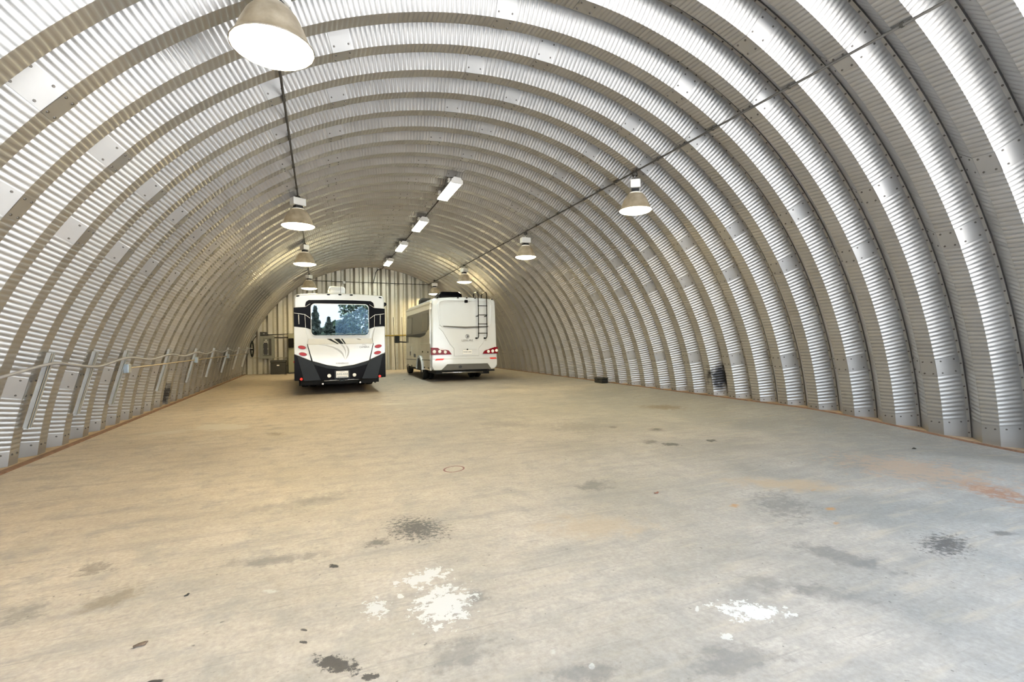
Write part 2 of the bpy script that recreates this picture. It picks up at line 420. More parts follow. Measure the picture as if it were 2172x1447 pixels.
def floor_z(x, y):
    k = min(1, max(0, (x-7.0)/2.3)); k = k*k*(3-2*k)
    q = min(1, max(0, (y-3.0)/4.2)); q = q*q*(3-2*q)
    return k*(-.19+.25*q)

# floor: one slab, laid as a gentle height field
nx, ny = 60, 120; xs = [-4.2+14.2*i/nx for i in range(nx+1)]; ys = [-.6+30.0*j/ny for j in range(ny+1)]
mb = MB(); v = [(x, y, floor_z(x, y)) for y in ys for x in xs]
mb.add(v, [(j*(nx+1)+i, j*(nx+1)+i+1, (j+1)*(nx+1)+i+1, (j+1)*(nx+1)+i) for j in range(ny) for i in range(nx)], True)
CX_ = [-9, .5, 2.5, 4.5, 6.5, 99]; CY_ = [-9, 3.3, 4.3, 6.5, 99]      # the slab material is cut into cells, each with only its own stains
fl = mb.build('floor', None, fix=False); me = fl.data; me.materials.clear(); cell = {}
for iy in range(4):
    for ix in range(5):
        own = []
        for q in STAINS:
            det = q[2]*q[5]-q[3]*q[4]; ex = (abs(q[5])+abs(q[3]))/abs(det)*1.7+.15; ey = (abs(q[4])+abs(q[2]))/abs(det)*1.7+.15
            if CX_[ix]-.4 < q[0]+ex and q[0]-ex < CX_[ix+1]+.4 and CY_[iy]-.6 < q[1]+ey and q[1]-ey < CY_[iy+1]+.6: own.append(q)
        me.materials.append(concrete(own, ix == 1 and iy == 2)); cell[ix, iy] = len(me.materials)-1
for pl in me.polygons:
    c = pl.center; ix = max(i for i in range(5) if c.x >= CX_[i]); iy = max(i for i in range(4) if c.y >= CY_[i]); pl.material_index = cell[ix, iy]
tag(fl, 'stained tan and grey concrete slab of the arched shed', kind='structure')
# ground outside the open front
mb = MB(); mb.add([(-40, -70, -.06), (46, -70, -.06), (46, -.6, -.06), (-40, -.6, -.06)], [(0, 1, 2, 3)])
tag(mb.build('ground', GRAVEL, fix=False), 'pale gravel yard outside the open front', kind='structure')

# ------------------------------------------------------------------ arched vault: ribbed steel panels
nC = Vector((-CD, -CW)).normalized(); nA = Vector((CD, -AW)).normalized()   # (y, r) inward normals
def cols():
    c = [(-CW-FL-.01, CD-.012, 0, (0, -1)), (-CW-FL, CD+.09, 0, (0, -1)), (-CW-FL+.018, CD+.09, 0, (0, -1)), (-CW-FL+.018, CD, 0, (0, -1)), (-CW-FL+.018, CD, 0, (0, -1)), (-CW, CD, 0, (0, -1))]
    for s, a in ((1, 0), (.90, .35), (.82, 1), (.05, 1), (0, 0)): c.append((-CW*s, CD*s, a, nC))
    for s, a in ((0, 0), (.04, 1.25), (.96, 1.25), (1, 0)): c.append((BW*s, 0, a, (0, -1)))
    for s, a in ((0, 0), (.05, 1), (.82, 1), (.9, .35), (1, 0)): c.append((BW+AW*s, CD*s, a, nA))
    return c
COLS = cols(); BREAK = {3, 5, 10, 14}     # strips end after these columns
def ring_panel(name, ang, plain0, plain1, lap):
    """ang: angular length; plain zones at both ends (radians); lap: inward step of the far end"""
    rows = [(0, 0)]; cut = set()
    rip = .0645/RB
    n = max(1, round((ang-plain0-plain1)/rip)); rip = (ang-plain0-plain1)/n
    rows.append((plain0, 0)); cut.add(1); rows.append((plain0, 0))
    for i in range(n):
        for q, h in ((.16, .7), (.54, .7), (.76, -1.1), (1, 0)): rows.append((plain0+(i+q)*rip, h))
    cut.add(len(rows)-1); rows.append(rows[-1]); rows.append((ang, 0))
    v = []; f = []; nc = len(COLS); nr = len(rows)
    for ri, (th, h) in enumerate(rows):
        inn = lap if ri >= nr-2 and lap else 0
        for ci, (y, r, a, nn) in enumerate(COLS):
            o = h*a*.0052+(inn if 0 < ci < len(COLS)-1 else 0)
            yy = y+nn[0]*o; rr = RB+r+nn[1]*o
            v.append((rr*math.cos(th), yy, rr*math.sin(th)))
    for i in range(nr-1):
        if i in cut: continue
        for k in range(nc-1):
            if k in BREAK or (lap and i == nr-2 and k < 6): continue
            f.append((i*nc+k, i*nc+k+1, (i+1)*nc+k+1, (i+1)*nc+k))
    base = len(v)
    if lap:                                  # turned lip so that the lap edge has depth
        th = ang
        for q in (lap, -.004):
            for ci, (y, r, a, nn) in enumerate(COLS):
                qq = q if 0 < ci < len(COLS)-1 else 0
                v.append(((RB+r+nn[1]*qq)*math.cos(th), y+nn[0]*qq, (RB+r+nn[1]*qq)*math.sin(th)))
        for k in range(nc-1):
            if k not in BREAK and k > 5: f.append((base+k, base+k+1, base+nc+k+1, base+nc+k))
    mb = MB(); mb.add(v, f, True); return mb.mesh(name, GALV)

D = math.radians
HL = D(1.17)                                 # half a lap
ODD = [14.9, 41.35, 67.75, 93.95, 120.4, 147.0]
EVEN = sorted(180-a for a in ODD)
START, END = D(4.2), D(174.1)
vault = empty('ceiling'); tag(vault, 'arched vault of bolted galvanized steel ribs with crimped faces', kind='structure')
vault.location = (XC, 0, ZC)
meshes = {}
def panel_mesh(ang, p0, p1, lap):
    key = (round(ang, 4), round(p0, 4), round(p1, 4), lap)
    if key not in meshes: meshes[key] = ring_panel('arch_panel', ang, p0, p1, lap)
    return meshes[key]
for k in range(K0, K1+1):
    sp = [D(a) for a in (ODD if k % 2 else EVEN)]
    edges = [START]+sp+[END]
    for i in range(len(edges)-1):
        a0 = edges[i] - (HL if i > 0 else 0); a1 = edges[i+1] + (HL if i < len(edges)-2 else 0)
        p0 = 2*HL if i > 0 else D(3.2); p1 = 2*HL if i < len(edges)-2 else D(1.9)
        o = link('arch_panel', panel_mesh(a1-a0, p0, p1, .006 if i < len(edges)-2 else 0), vault, (0, Y0+k*P, 0))
        o.rotation_euler = (0, -a0, 0)
        if (k in (7, 8) and i == 0) or (k in (15, 16) and i == len(edges)-2) or (k in (7, 8) and i == 1):
            o.material_slots[0].link = 'OBJECT'; o.material_slots[0].material = GALVS
# bolts: one part per rib, too small to pick apart
def bolt(mb, y, r, th, nn, rad=.014, h=.012):
    c = Vector((r*math.cos(th), y, r*math.sin(th))); er = Vector((math.cos(th), 0, math.sin(th))); ey = Vector((0, 1, 0))
    n = (ey*nn[0]+er*nn[1]).normalized(); et = Vector((-math.sin(th), 0, math.cos(th))); b = n.cross(et)
    v = [];
    for q, hh in ((rad, 0), (rad*.8, h)):
        for i in range(6): v.append(c+n*hh+(et*math.cos(i*PI/3)+b*math.sin(i*PI/3))*q)
    mb.add(v, [(i, (i+1) % 6, 6+(i+1) % 6, 6+i) for i in range(6)]+[(6, 7, 8, 9, 10, 11)])
bm_mesh = {}
for par in (0, 1):
    mb = MB(); th = D(5.5)
    while th < D(174): bolt(mb, -CW-FL*.32, RB+CD, th, (0, -1)); th += .19/(RB+CD)
    for a in (ODD if par else EVEN):
        for s in (-1, 1):
            th = D(a)+s*HL*.72
            for q in (.22, .78):
                bolt(mb, BW*q, RB-.006, th, (0, -1)); bolt(mb, -CW*q-.005, RB+CD*q, th, nC); bolt(mb, BW+AW*q+.004, RB+CD*q, th, nA)
    for th in (D(7.0), D(172.6)):
        for q in (.25, .75): bolt(mb, BW*q, RB, th, (0, -1)); bolt(mb, -CW*q, RB+CD*q, th, nC)
    bm_mesh[par] = mb.mesh('bolts', BOLT)
for k in range(K0, K1+1):
    tag(link('bolts', bm_mesh[k % 2], vault, (0, Y0+k*P, 0)), kind='stuff')

# ------------------------------------------------------------------ end wall: upright ribbed panels
YW = 28.62
wall = empty('wall_back'); tag(wall, 'end wall of upright ribbed steel panels, lamplight put into its cream colour', kind='structure')
PW = .495
def arch_z(x, r): return ZC+math.sqrt(max(0.05, r*r-(x-XC)**2))
wb = MB()
i0 = int((-3.9+.103)/PW)-1
for i in range(i0, 28):
    xd = -.103+PW*i
    pr = [(xd+.055, 0), (xd+.255, 0), (xd+.255, 0), (xd+.325, .18), (xd+.325, .18), (xd+.44, .18), (xd+.44, .18), (xd+.055+PW, 0)]
    if xd+.055 > XC+6.75 or xd+PW < XC-6.75: continue
    v = []; f = []
    pr = [(min(max(x, XC-6.8), XC+6.8), y) for x, y in pr]
    for x, y in pr: v += [(x, YW+y, -.15), (x, YW+y, arch_z(x, RB+.2))]
    for q in (0, 2, 4, 6): f.append((2*q, 2*q+2, 2*q+3, 2*q+1))
    o = MB().add(v, f).build('wall_panel', WALLM, wall, fix=False)
    z = .15
    while z < arch_z(xd+.385, RB)-.05:
        wb.lathe([(.012, 0), (.009, -.012)], 6, (xd+.385, YW+.18, z), 'y', False); z += .24
tag(wb.build('bolts', BOLT, wall), kind='stuff')

# base channels and the dust that lies against them
def strip(name, x0, x1, h, mat, label):
    mb = MB(); n = 40; ys = [0+28.6*i/n for i in range(n+1)]; v = []
    for y in ys:
        z0 = floor_z(x0, y); z1 = floor_z(x1, y)
        v += [(x0, y, z0-.05), (x0, y, z0+h), (x1, y, z1+h), (x1, y, z1-.05)]
    f = []
    for i in range(n):
        for q in range(3): f.append((4*i+q, 4*i+q+1, 4*i+q+5, 4*i+q+4))
    f += [(0, 1, 2, 3), (4*n+3, 4*n+2, 4*n+1, 4*n)]
    return tag(mb.add(v, f).build(name, mat), label, kind='structure')
strip('trim_1', -3.67, -3.585, .02, RUSTY, 'rusty brown channel along the foot of the left ribs')
strip('trim_2', 9.31, 9.36, .02, RUSTY, 'rusty brown channel along the foot of the right ribs')
strip('trim_3', -4.15, -3.67, .006, DIRT, 'tan dust between the left ribs and the channel')
strip('trim_4', 9.36, 9.98, .006, DIRT, 'brown dust between the right ribs and the channel')

# ------------------------------------------------------------------ conduits under the crown of the vault
def on_arc(ang, r): return XC+r*math.cos(D(ang)), ZC+r*math.sin(D(ang))
def conduit(ang, label, y0, y1):
    x, z = on_arc(ang, RB-.03)
    o = empty('conduit', (x, y0, z)); tag(o, label, 'conduit', 'conduits along the vault')
    MB().tube([(0, 0, 0), (0, y1-y0, 0)], .017, 8).build('pipe', CONDUIT, o)
    y = Y0+K0*P+.1
    for k in range(K0, K1+1, 2):
        yy = Y0+k*P+.1-y0
        if yy < 0 or yy > y1-y0: continue
        ex, ez = math.cos(D(ang)), math.sin(D(ang))
        m = MB(); m.box(-.02, .02, yy-.015, yy+.015, -.02, .02); m.box(-.012+ex*.02, .012+ex*.02, yy-.01, yy+.01, -.01, .045)
        m.build('clip', CONDUIT, o)
    return o
conduit(119.75, 'thin dark conduit running over the left row of high-bay lamps', .2, 28.55)
conduit(60.2, 'thin dark conduit running over the right row of high-bay lamps', .2, 28.55)
conduit(84.95, 'thin dark conduit linking the four fluorescent fixtures at the ridge', 12.9, 28.55)

# ------------------------------------------------------------------ high-bay lamps
def make_highbay(r):
    root = empty('high_bay_lamp'); h = .36*r/.35
    prof = [(r*.40, h), (r*.46, h*.98), (r*.62, h*.78), (r*.76, h*.5), (r*.87, h*.22), (r*.90, .03), (r*1.0, .012), (r*1.0, 0), (r*.97, .004)]
    MB().lathe(prof, 40, cap=False).build('shade', TANSH, root)
    MB().lathe([(r*.985, .003), (r*.90, -.022), (r*.6, -.05), (r*.2, -.06)], 20, cap=True).build('lens', HBLENS, root)
    lamp_light('bulb', root, (0, 0, -.068), 'DISK', r*1.6, None, HB_POWER, (1.0, .77, .37))
    MB().lathe([(r*.41, h+.002), (r*.34, h+.03), (r*.26, h+.035)], 24).build('neck', BOXW, root)
    MB().box(-.085, .085, -.07, .07, h+.035, h+.10).build('socket', BLACKR, root)
    b = MB().box(-.15, .15, -.10, .10, h+.10, h+.27).build('ballast_box', BOXW, root, bevel=.012)
    MB().box(.151, .155, -.045, .045, h+.12, h+.25).build('vent', INK, b)
    m = MB(); z = h+.27
    m.lathe([(.018, z), (.018, z+.05)], 10)
    m.build('hook_stem', CHROME, root)
    top = TOPZ-.02
    ch = MB(); zz = z+.05; i = 0
    while zz < top-.06:
        pts = [(.011*math.cos(a)*(1 if i % 2 else 0), .011*math.cos(a)*(0 if i % 2 else 1), zz+.022+.026*math.sin(a)) for a in [2*PI*q/8 for q in range(9)]]
        ch.tube(pts, .0045, 5); zz += .036; i += 1
    ch.build('chain', CHROME, root)
    j = MB().lathe([(.055, top-.07), (.06, top-.02), (.05, top)], 14).build('canopy_box', CONDUIT, root)
    return root
rowL = [(5.05, 4.33), (12.27, 4.30), (17.85, 4.28), (25.3, 4.26)]
rowR = [(8.27, 4.21), (13.98, 4.21), (20.93, 4.26), (26.95, 4.31)]
labL = ['large glowing high-bay lamp cut by the top edge of the picture', 'glowing high-bay lamp hanging nearest the rear of the black and white motorhome',
        'glowing high-bay lamp third from the front in the left row', 'glowing high-bay lamp just above the roof of the black and white motorhome']
labR = ['glowing high-bay lamp hanging alone at the right, nearest of its row', 'glowing high-bay lamp second from the front in the right row',
        'glowing high-bay lamp above the ladder of the white motorhome', 'glowing high-bay lamp above the front roof corner of the white motorhome']
for row, lab, ang, r in ((rowL, labL, 119.75, .37), (rowR, labR, 60.2, .335)):
    x, z = on_arc(ang, RB-.03); first = None; TOPZ = z-row[1][1]
    for (y, zz), lb in zip(row, lab):
        o = make_highbay(r) if first is None else copy_tree(first)
        if first is None: first = o
        o.location = (x+(.05 if y < 6 else 0), y, zz); o.rotation_euler = (0, 0, .5*len(lb) % 3)
        o.scale = (1, 1, 1)
        tag(o, lb, 'lamp', 'high-bay lamps')

# ------------------------------------------------------------------ fluorescent fixtures on the ridge
def make_tube():
    root = empty('tube_light'); L2 = .79
    hs = MB().prism([(-.09, .12), (.09, .12), (.15, .03), (.15, 0), (-.15, 0), (-.15, .03)], -L2, L2).build('housing', BOXW, root)
    for s in (-1, 1): MB().box(-.155, .155, s*L2-.012, s*L2+.012, -.05, .06).build('end_cap', BOXW, root)
    MB().prism([(-.145, 0), (.145, 0), (.13, -.045), (-.13, -.045)], -L2+.012, L2-.012).build('lens', TUBEL, root)
    lamp_light('tubes', root, (0, 0, -.05), 'RECTANGLE', .25, 1.5, TUBE_POWER, (.95, 1.0, .82))
    for y in (-.55, .55):
        for s in (-1, 1):
            MB().box(s*.16-.03, s*.16+.03, y-.05, y+.05, .04, .13).build('clamp', BOXW, root)
        MB().box(-.02, .02, y-.02, y+.02, .12, .16).build('hanger', ZINC, root)
    return root
x, z = on_arc(85.3, RB-.195); first = None
for y, lb in ((12.86, 'white fluorescent strip fixture nearest the camera at the ridge'), (17.02, 'white fluorescent strip fixture second from the camera at the ridge'),
              (21.15, 'white fluorescent strip fixture third from the camera at the ridge'), (25.4, 'white fluorescent strip fixture farthest back, above the end wall')):
    o = make_tube() if first is None else copy_tree(first)
    if first is None: first = o
    o.location = (x, y, z); o.rotation_euler = (0, D(4.7), 0)
    tag(o, lb, 'light', 'fluorescent fixtures')

# ------------------------------------------------------------------ shared motorhome parts
def make_wheel(parent, x, y, z, r, w, side, sub=True):
    o = MB().lathe([(r*.62, -w/2), (r*.9, -w/2), (r, -w*.36), (r, w*.36), (r*.9, w/2), (r*.62, w/2)], 28, (x, y, z), 'x').build('tire', BLACKR, parent)
    if sub:
        s = side
        MB().lathe([(r*.64, 0), (r*.60, s*.02), (r*.5, -s*.01), (r*.22, s*.03), (.02, s*.035)], 20, (x+s*(w/2-.03), y, z), 'x').build('rim', CHROME, o)
    return o
def outline(hw, z0, z1, rise, rb, rt, n=5):
    """body cross-section (x,z): bottom radius rb, top radius rt, crowned roof"""
    p = []
    for i in range(n+1):
        a = PI+PI/2*i/n; p.append((-hw+rb+rb*math.cos(a), z0+rb+rb*math.sin(a)))
    for i in range(n+1):
        a = 1.5*PI+PI/2*i/n; p.append((hw-rb+rb*math.cos(a), z0+rb+rb*math.sin(a)))
    for i in range(n+1):
        a = PI/2*i/n; p.append((hw-rt+rt*math.cos(a), z1-rt+rt*math.sin(a)))
    for i in range(1, 8):
        u = 1-2*i/8; p.append(((hw-rt)*u, z1+rise*(1-u*u)))
    for i in range(n+1):
        a = PI/2+PI/2*i/n; p.append((-hw+rt+rt*math.cos(a), z1-rt+rt*math.sin(a)))
    return p
def inset(pts, d, cx, cz, hw, hz): return [(cx+(x-cx)*(1-d/hw), cz+(z-cz)*(1-d/hz)) for x, z in pts]
def poly(name, pts, y0, y1, mat, parent, bevel=0): return MB().prism(pts, y0, y1).build(name, mat, parent, bevel)
def polx(name, pts, x0, x1, mat, parent, bevel=0): return MB().prism(pts, x0, x1, 'x').build(name, mat, parent, bevel)
def mirror(p): return [(-x, z) for x, z in p][::-1]
def disc(name, x, z, r, y0, y1, mat, parent, n=18): return MB().lathe([(r, y1), (r, y0+.3*(y1-y0)), (r*.8, y0)], n, (x, 0, z), 'y').build(name, mat, parent)

# ------------------------------------------------------------------ black and white motorhome
A = empty('motorhome', (.62, 15.7, 0))
tag(A, 'white motorhome with black rear band and charcoal bumper, parked left', 'motorhome')
o1 = outline(1.315, .62, 3.045, .055, .06, .11)
secs = []
for y, d in ((0, .05), (.02, .02), (.07, 0), (8.3, 0), (8.9, .12), (9.2, .35)):
    secs.append([(x, y, z) for x, z in inset(o1, d, 0, 1.9, 1.3, 1.3)])
body = MB().loft(secs).build('body', WHITEP, A)
# clearance lights
for x, z in ((-1.2, 2.985), (-.342, 3.046), (-.012, 3.052), (.322, 3.048), (1.19, 2.99)):
    poly('clearance_light', ellipse(x, z, .052, .021, 12, -.18*(1 if x > 1 else (-1 if x < -1 else 0))), -.012, .06, BLACKG, A)
# black band around the rear window
band = [(-1.318, 2.64), (-1.0, 2.66), (-1.0, 2.74), (-.975, 2.82), (-.90, 2.872), (-.45, 2.885), (0, 2.888), (.45, 2.885), (.90, 2.872), (.975, 2.82), (1.0, 2.74), (1.0, 2.67),
        (1.318, 2.645), (1.318, 2.082), (1.01, 2.06), (.85, 1.995), (-.86, 1.985), (-1.0, 2.036), (-1.318, 2.07)]
poly('rear_band', band, -.004, .06, BLACKG, A)
# window
win = rrect(-.848, 1.787, .833, 2.765, .125); winn = rrect(-.835, 1.80, .82, 2.745, .12)
wf = MB().ring(win, winn, -.075, -.0).build('window_frame', WHITEP, A)
poly('window_backing', winn, -.012, -.002, BLACKG, A)
gl = poly('rear_window', winn, -.066, -.062, GLASS, A); gl['label'] = 'mirror-like tinted rear window reflecting trees'
# crumpled blue sheet behind the lower right of the glass
mb = MB(); N1, N2 = 26, 18; v = []; rnd = random.Random(3)
for j in range(N2+1):
    for i in range(N1+1):
        u, w_ = i/N1, j/N2
        left = -.16+.22*max(0, w_-.55)+(.32 if w_ > .72 else 0)*(w_-.72)/.28
        top = 2.62-.06*math.sin(u*7)-.10*(u < .25)
        x = left+(.815-left)*u; z = 1.815+(top-1.815)*w_
        v.append((x, -.034+rnd.uniform(-.016, .016), z))
mb.add(v, [(j*(N1+1)+i, j*(N1+1)+i+1, (j+1)*(N1+1)+i+1, (j+1)*(N1+1)+i) for j in range(N2) for i in range(N1)])
mb.build('blue_sheet', BLUESH, A, fix=False)
sh = MB(); rnd = random.Random(5); pts = [(-.30+1.1*i/16, -.052, 1.835+rnd.uniform(-.012, .022)+.05*max(0, (i-12)/4)**2) for i in range(17)]
sh.tube(pts, .012, 5); sh.tube([(.62, -.052, 1.87), (.69, -.052, 2.03), (.74, -.052, 1.88), (.80, -.052, 2.02)], .011, 5); sh.build('sheet_edge', WHITEP, A)
# light pinstripes and chrome bars on the black band
def stripe(name, pts, w2, y, mat, parent):
    m_ = MB()
    for (x0, z0), (x1, z1) in zip(pts, pts[1:]):
        dx, dz = x1-x0, z1-z0; L_ = math.hypot(dx, dz); nx_, nz_ = -dz/L_*w2, dx/L_*w2
        m_.prism([(x0+nx_, z0+nz_), (x1+nx_, z1+nz_), (x1-nx_, z1-nz_), (x0-nx_, z0-nz_)], y, y+.02)
    return m_.build(name, mat, parent)
for s in (-1, 1):
    stripe('pinstripe', [(s*1.312, 2.475), (s*1.015, 2.437), (s*.87, 2.325)], .006, -.007, WLENS, A)
    stripe('pinstripe', [(s*1.012, 2.44), (s*1.0, 2.05)], .004, -.007, WLENS, A)
    stripe('pinstripe', [(s*1.318, 2.645), (s*1.0, 2.665), (s*.86, 2.76)], .004, -.007, WLENS, A)
    MB().tube([(s*1.185, -.03, 2.43), (s*1.178, -.03, 2.14)], .013, 8).build('grab_bar', GREYP, A)
# lower tail: pillars, shelf, hatch
pil = [(-1.312, 2.066), (-1.005, 2.03), (-.935, 1.70), (-.95, 1.54), (-.82, 1.02), (-1.312, 1.245)]
for s in (1, -1):
    pts = pil if s == 1 else mirror(pil)
    poly('pillar', pts, -.085, .03, WHITEP, A, .012)
bt = [(-.815, 1.02), (-.42, .90), (-.06, .832), (.35, .88), (.82, 1.0)]
seam = [(-.965, 1.545), (.965, 1.545), (.845, .99)]+[(x, z-.02) for x, z in bt[::-1][1:-1]]+[(-.84, .99)]
poly('hatch_seam', seam, -.10, .05, CHAR, A)
hat = [(-.942, 1.53), (.942, 1.535), (.818, 1.01)]+bt[::-1][1:-1]+[(-.812, 1.03)]
hatch = poly('hatch', hat, -.125, 0, WHITEP, A, .01)
MB().add([(-.915, -.012, 1.694), (.913, -.012, 1.698), (.95, -.128, 1.537), (-.95, -.128, 1.532), (-.915, .05, 1.694), (.913, .05, 1.698), (.95, .05, 1.537), (-.95, .05, 1.532)],
         [(0, 1, 2, 3), (4, 7, 6, 5), (0, 4, 5, 1), (3, 2, 6, 7), (0, 3, 7, 4), (1, 5, 6, 2)]).build('tail_shelf', GREYP, A)
# decals: dark dashes across the shelf, pale swoosh on the hatch
def on_shelf(p):   # follow the slope of the shelf
    x, z = p; q = (1.696-z)/(1.696-1.535); return (x, -.012-.116*q-.006, z+.001)
for pts in ([(-.40, 1.695), (-.29, 1.695), (-.064, 1.537), (-.115, 1.537)], [(-.20, 1.694), (-.05, 1.694), (.075, 1.539), (-.03, 1.539)], [(.0, 1.695), (.045, 1.695), (.14, 1.54), (.098, 1.54)],
            [(.45, 1.69), (.50, 1.69), (.60, 1.66), (.54, 1.662)]):
    vs = [on_shelf(p) for p in pts]; vs2 = [(x, y+.01, z-.006) for x, y, z in vs]; n = len(vs)
    MB().add(vs+vs2, [tuple(range(n)), tuple(range(2*n-1, n-1, -1))]+[(i, i+n, (i+1) % n+n, (i+1) % n) for i in range(n)]).build('decal_stripe', CHAR, A)
poly('swoosh', [(-.655, 1.52), (-.41, 1.508), (-.235, 1.46), (-.10, 1.395), (.0, 1.32), (.055, 1.25), (.085, 1.15), (.105, 1.04), (.06, 1.15), (.0, 1.24), (-.1, 1.33), (-.24, 1.42), (-.45, 1.485)], -.1285, -.12, LINK, A)
poly('swoosh', [(.115, 1.52), (.19, 1.45), (.23, 1.365), (.236, 1.28), (.215, 1.195), (.165, 1.11), (.112, 1.035), (.15, 1.13), (.175, 1.21), (.188, 1.29), (.18, 1.37), (.15, 1.45)], -.1285, -.12, LINK, A)
poly('swoosh', [(-.02, 1.52), (.06, 1.42), (.10, 1.33), (.12, 1.24), (.125, 1.12), (.135, 1.24), (.13, 1.34), (.10, 1.44), (.04, 1.52)], -.1285, -.12, LINK, A)
t1 = text('lettering', 'CAMBRIA', .085, GINK, A, (.68, -.128, 1.425), sx=.82); 
MB().tube([(.66+.075*math.cos(a), -.130, 1.455+.05*math.sin(a)) for a in [PI*.1+PI*.65*i/8 for i in range(9)]], .004, 5).build('emblem_arc', GINK, A)
text('lettering', 'WINNEBAGO', .07, GINK, A, (.02, -.128, .938), sx=.86)
# tail lights
for s in (-1, 1):
    for z, x in ((1.448, 1.1), (1.245, 1.077)):
        q = poly('tail_light', ellipse(s*x, z, .112, .055, 22, -s*.18*-1), -.098, -.08, DGREY, A)
        poly('lens', ellipse(s*x, z, .102, .047, 22, s*.18), -.115, -.09, REDL, q)
# bumper
top = [(-1.318, 1.243), (-.815, 1.02), (-.42, .90), (-.06, .832), (.35, .88), (.82, 1.0), (1.318, 1.225)]
poly('bumper', [(-1.318, .46)]+top+[(1.318, .47), (.62, .44), (-.58, .44)], -.11, .35, BLACKG, A, .01)
poly('bumper_lip', top[1:6]+[(.80, .90), (.35, .785), (-.06, .745), (-.42, .80), (-.79, .92)], -.15, -.09, CHAR, A, .008)
pod = [(-1.25, 1.215), (-.805, 1.012), (-.585, .445), (-1.06, .44)]
for s in (1, -1):
    p_ = poly('bumper_pod', pod if s == 1 else mirror(pod), -.17, -.09, CHAR, A, .012)
    disc('marker_light', s*-1.128 if s == 1 else 1.128, .505, .042, -.185, -.165, REDO, A)
    disc('backup_light', -.364*s+.01, .573, .056, -.135, -.10, WLENS, A)
    disc('tail_pipe', -.545*s+.01, .33, .034, -.02, .3, CHROME, A)
hd = poly('plate_holder', rrect(-.20, .46, .245, .73, .02), -.125, -.1, CHAR, A)
pl = poly('license_plate', rrect(-.158, .508, .197, .708, .015), -.135, -.12, WLENS, A)
text('lettering', 'AWG-0354', .085, BINK, A, (.02, -.137, .61), sx=.80); text('lettering', 'TEXAS', .03, BINK, A, (.02, -.137, .685), sx=1.6)
poly('plate_band', [(-.12, .522), (.165, .522), (.165, .538), (-.12, .538)], -.1375, -.13, BINK, A)
MB().ring(rrect(-.07, .395, .09, .50, .02), rrect(-.03, .42, .05, .475, .008), -.22, .2).build('hitch_receiver', CHAR, A)
poly('bumper_bar', [(-.5, .445), (.5, .455), (.5, .42), (-.5, .41)], -.10, .1, DGREY, A)
for x in (-.25, .28): poly('trim_strip', [(x-.1, .434), (x+.1, .437), (x+.1, .448), (x-.1, .445)], -.106, -.09, CHROME, A)  # short chrome strips along the bumper bar
# underbody and wheels
MB().box(-1.15, 1.15, .3, 8.4, .30, .66).build('underbody', BLACKR, A)
MB().box(-1.2, 1.12, 2.45, 2.49, .10, .5).build('rear_sheet', BLACKR, A)  # black sheet fills the dark area under the bumper
for s in (-1, 1):
    make_wheel(A, s*1.12, 3.3, .40, .40, .25, s); make_wheel(A, s*.84, 3.3, .40, .40, .25, s, False); make_wheel(A, s*1.05, 7.4, .40, .40, .25, s)
    MB().box(s*1.26-.03, s*1.26+.03, 2.5, 2.55, .10, .6).build('mud_flap', BLACKR, A)
# roof unit, awning, slide-out, mirrors
ac = MB().loft([[(x, y, z) for x, y in rrect(-.31+d, 1.5+d, .22-d, 2.4-d, .06)] for z, d in ((3.06, 0), (3.40, .0), (3.47, .03), (3.49, .07))]).build('roof_air_conditioner', WHITEP, A)
MB().tube([(.07, 1.4, 3.1), (.07, 1.4, 3.66)], .006, 5).build('antenna', BLACKR, A)
MB().tube([(1.36, .25, 2.80), (1.36, 5.2, 2.80)], .06, 12).build('awning', BLACKG, A)
MB().box(1.30, 1.355, .2, 5.0, 1.2, 2.66).build('slide_out', CHAR, A, bevel=.01)
for s in (-1, 1):
    mr = MB().box(s*1.79-.11, s*1.79+.11, 7.76, 7.9, 1.40, 1.83).build('mirror', BLACKR, A, bevel=.03)
    MB().tube([(s*1.72, 7.85, 1.6), (s*1.25, 7.95, 1.55)], .02, 6).build('mirror_arm', BLACKR, mr)
    disc('side_marker', s*1.33, 1.0, .035, .5, .55, REDO, A)

# ------------------------------------------------------------------ white motorhome with ladder
B = empty('motorhome', (5.32, 18.2, 0))
tag(B, 'white motorhome with black rear ladder and beige side, parked right', 'motorhome')
o2 = outline(1.36, .45, 3.255, .06, .20, .12)
def ins2(d): return inset(o2, d, 0, 1.85, 1.36, 1.4)
def taper(pts): return [(x*(1.0 if z < 2 else 1-.045*(z-2)), z) for x, z in pts]
secs = [[(x, y, z) for x, z in taper(ins2(d))] for y, d in ((0, .07), (.015, .035), (.06, .008), (.14, 0), (5.6, 0))]
secs.append([(x*.94, 6.1, z if z < 1 else .5+(z-.5)*.98) for x, z in taper(ins2(.02))]); secs.append([(x*.80, 6.9, .5+(z-.5)*.66) for x, z in taper(ins2(.05))]); secs.append([(x*.74, 7.8, .5+(z-.5)*.30) for x, z in taper(ins2(.05))])
MB().loft(secs).build('body', WHITEP, B)
X_ = -.06
def sh_(pts): return [(x+X_, z) for x, z in pts]
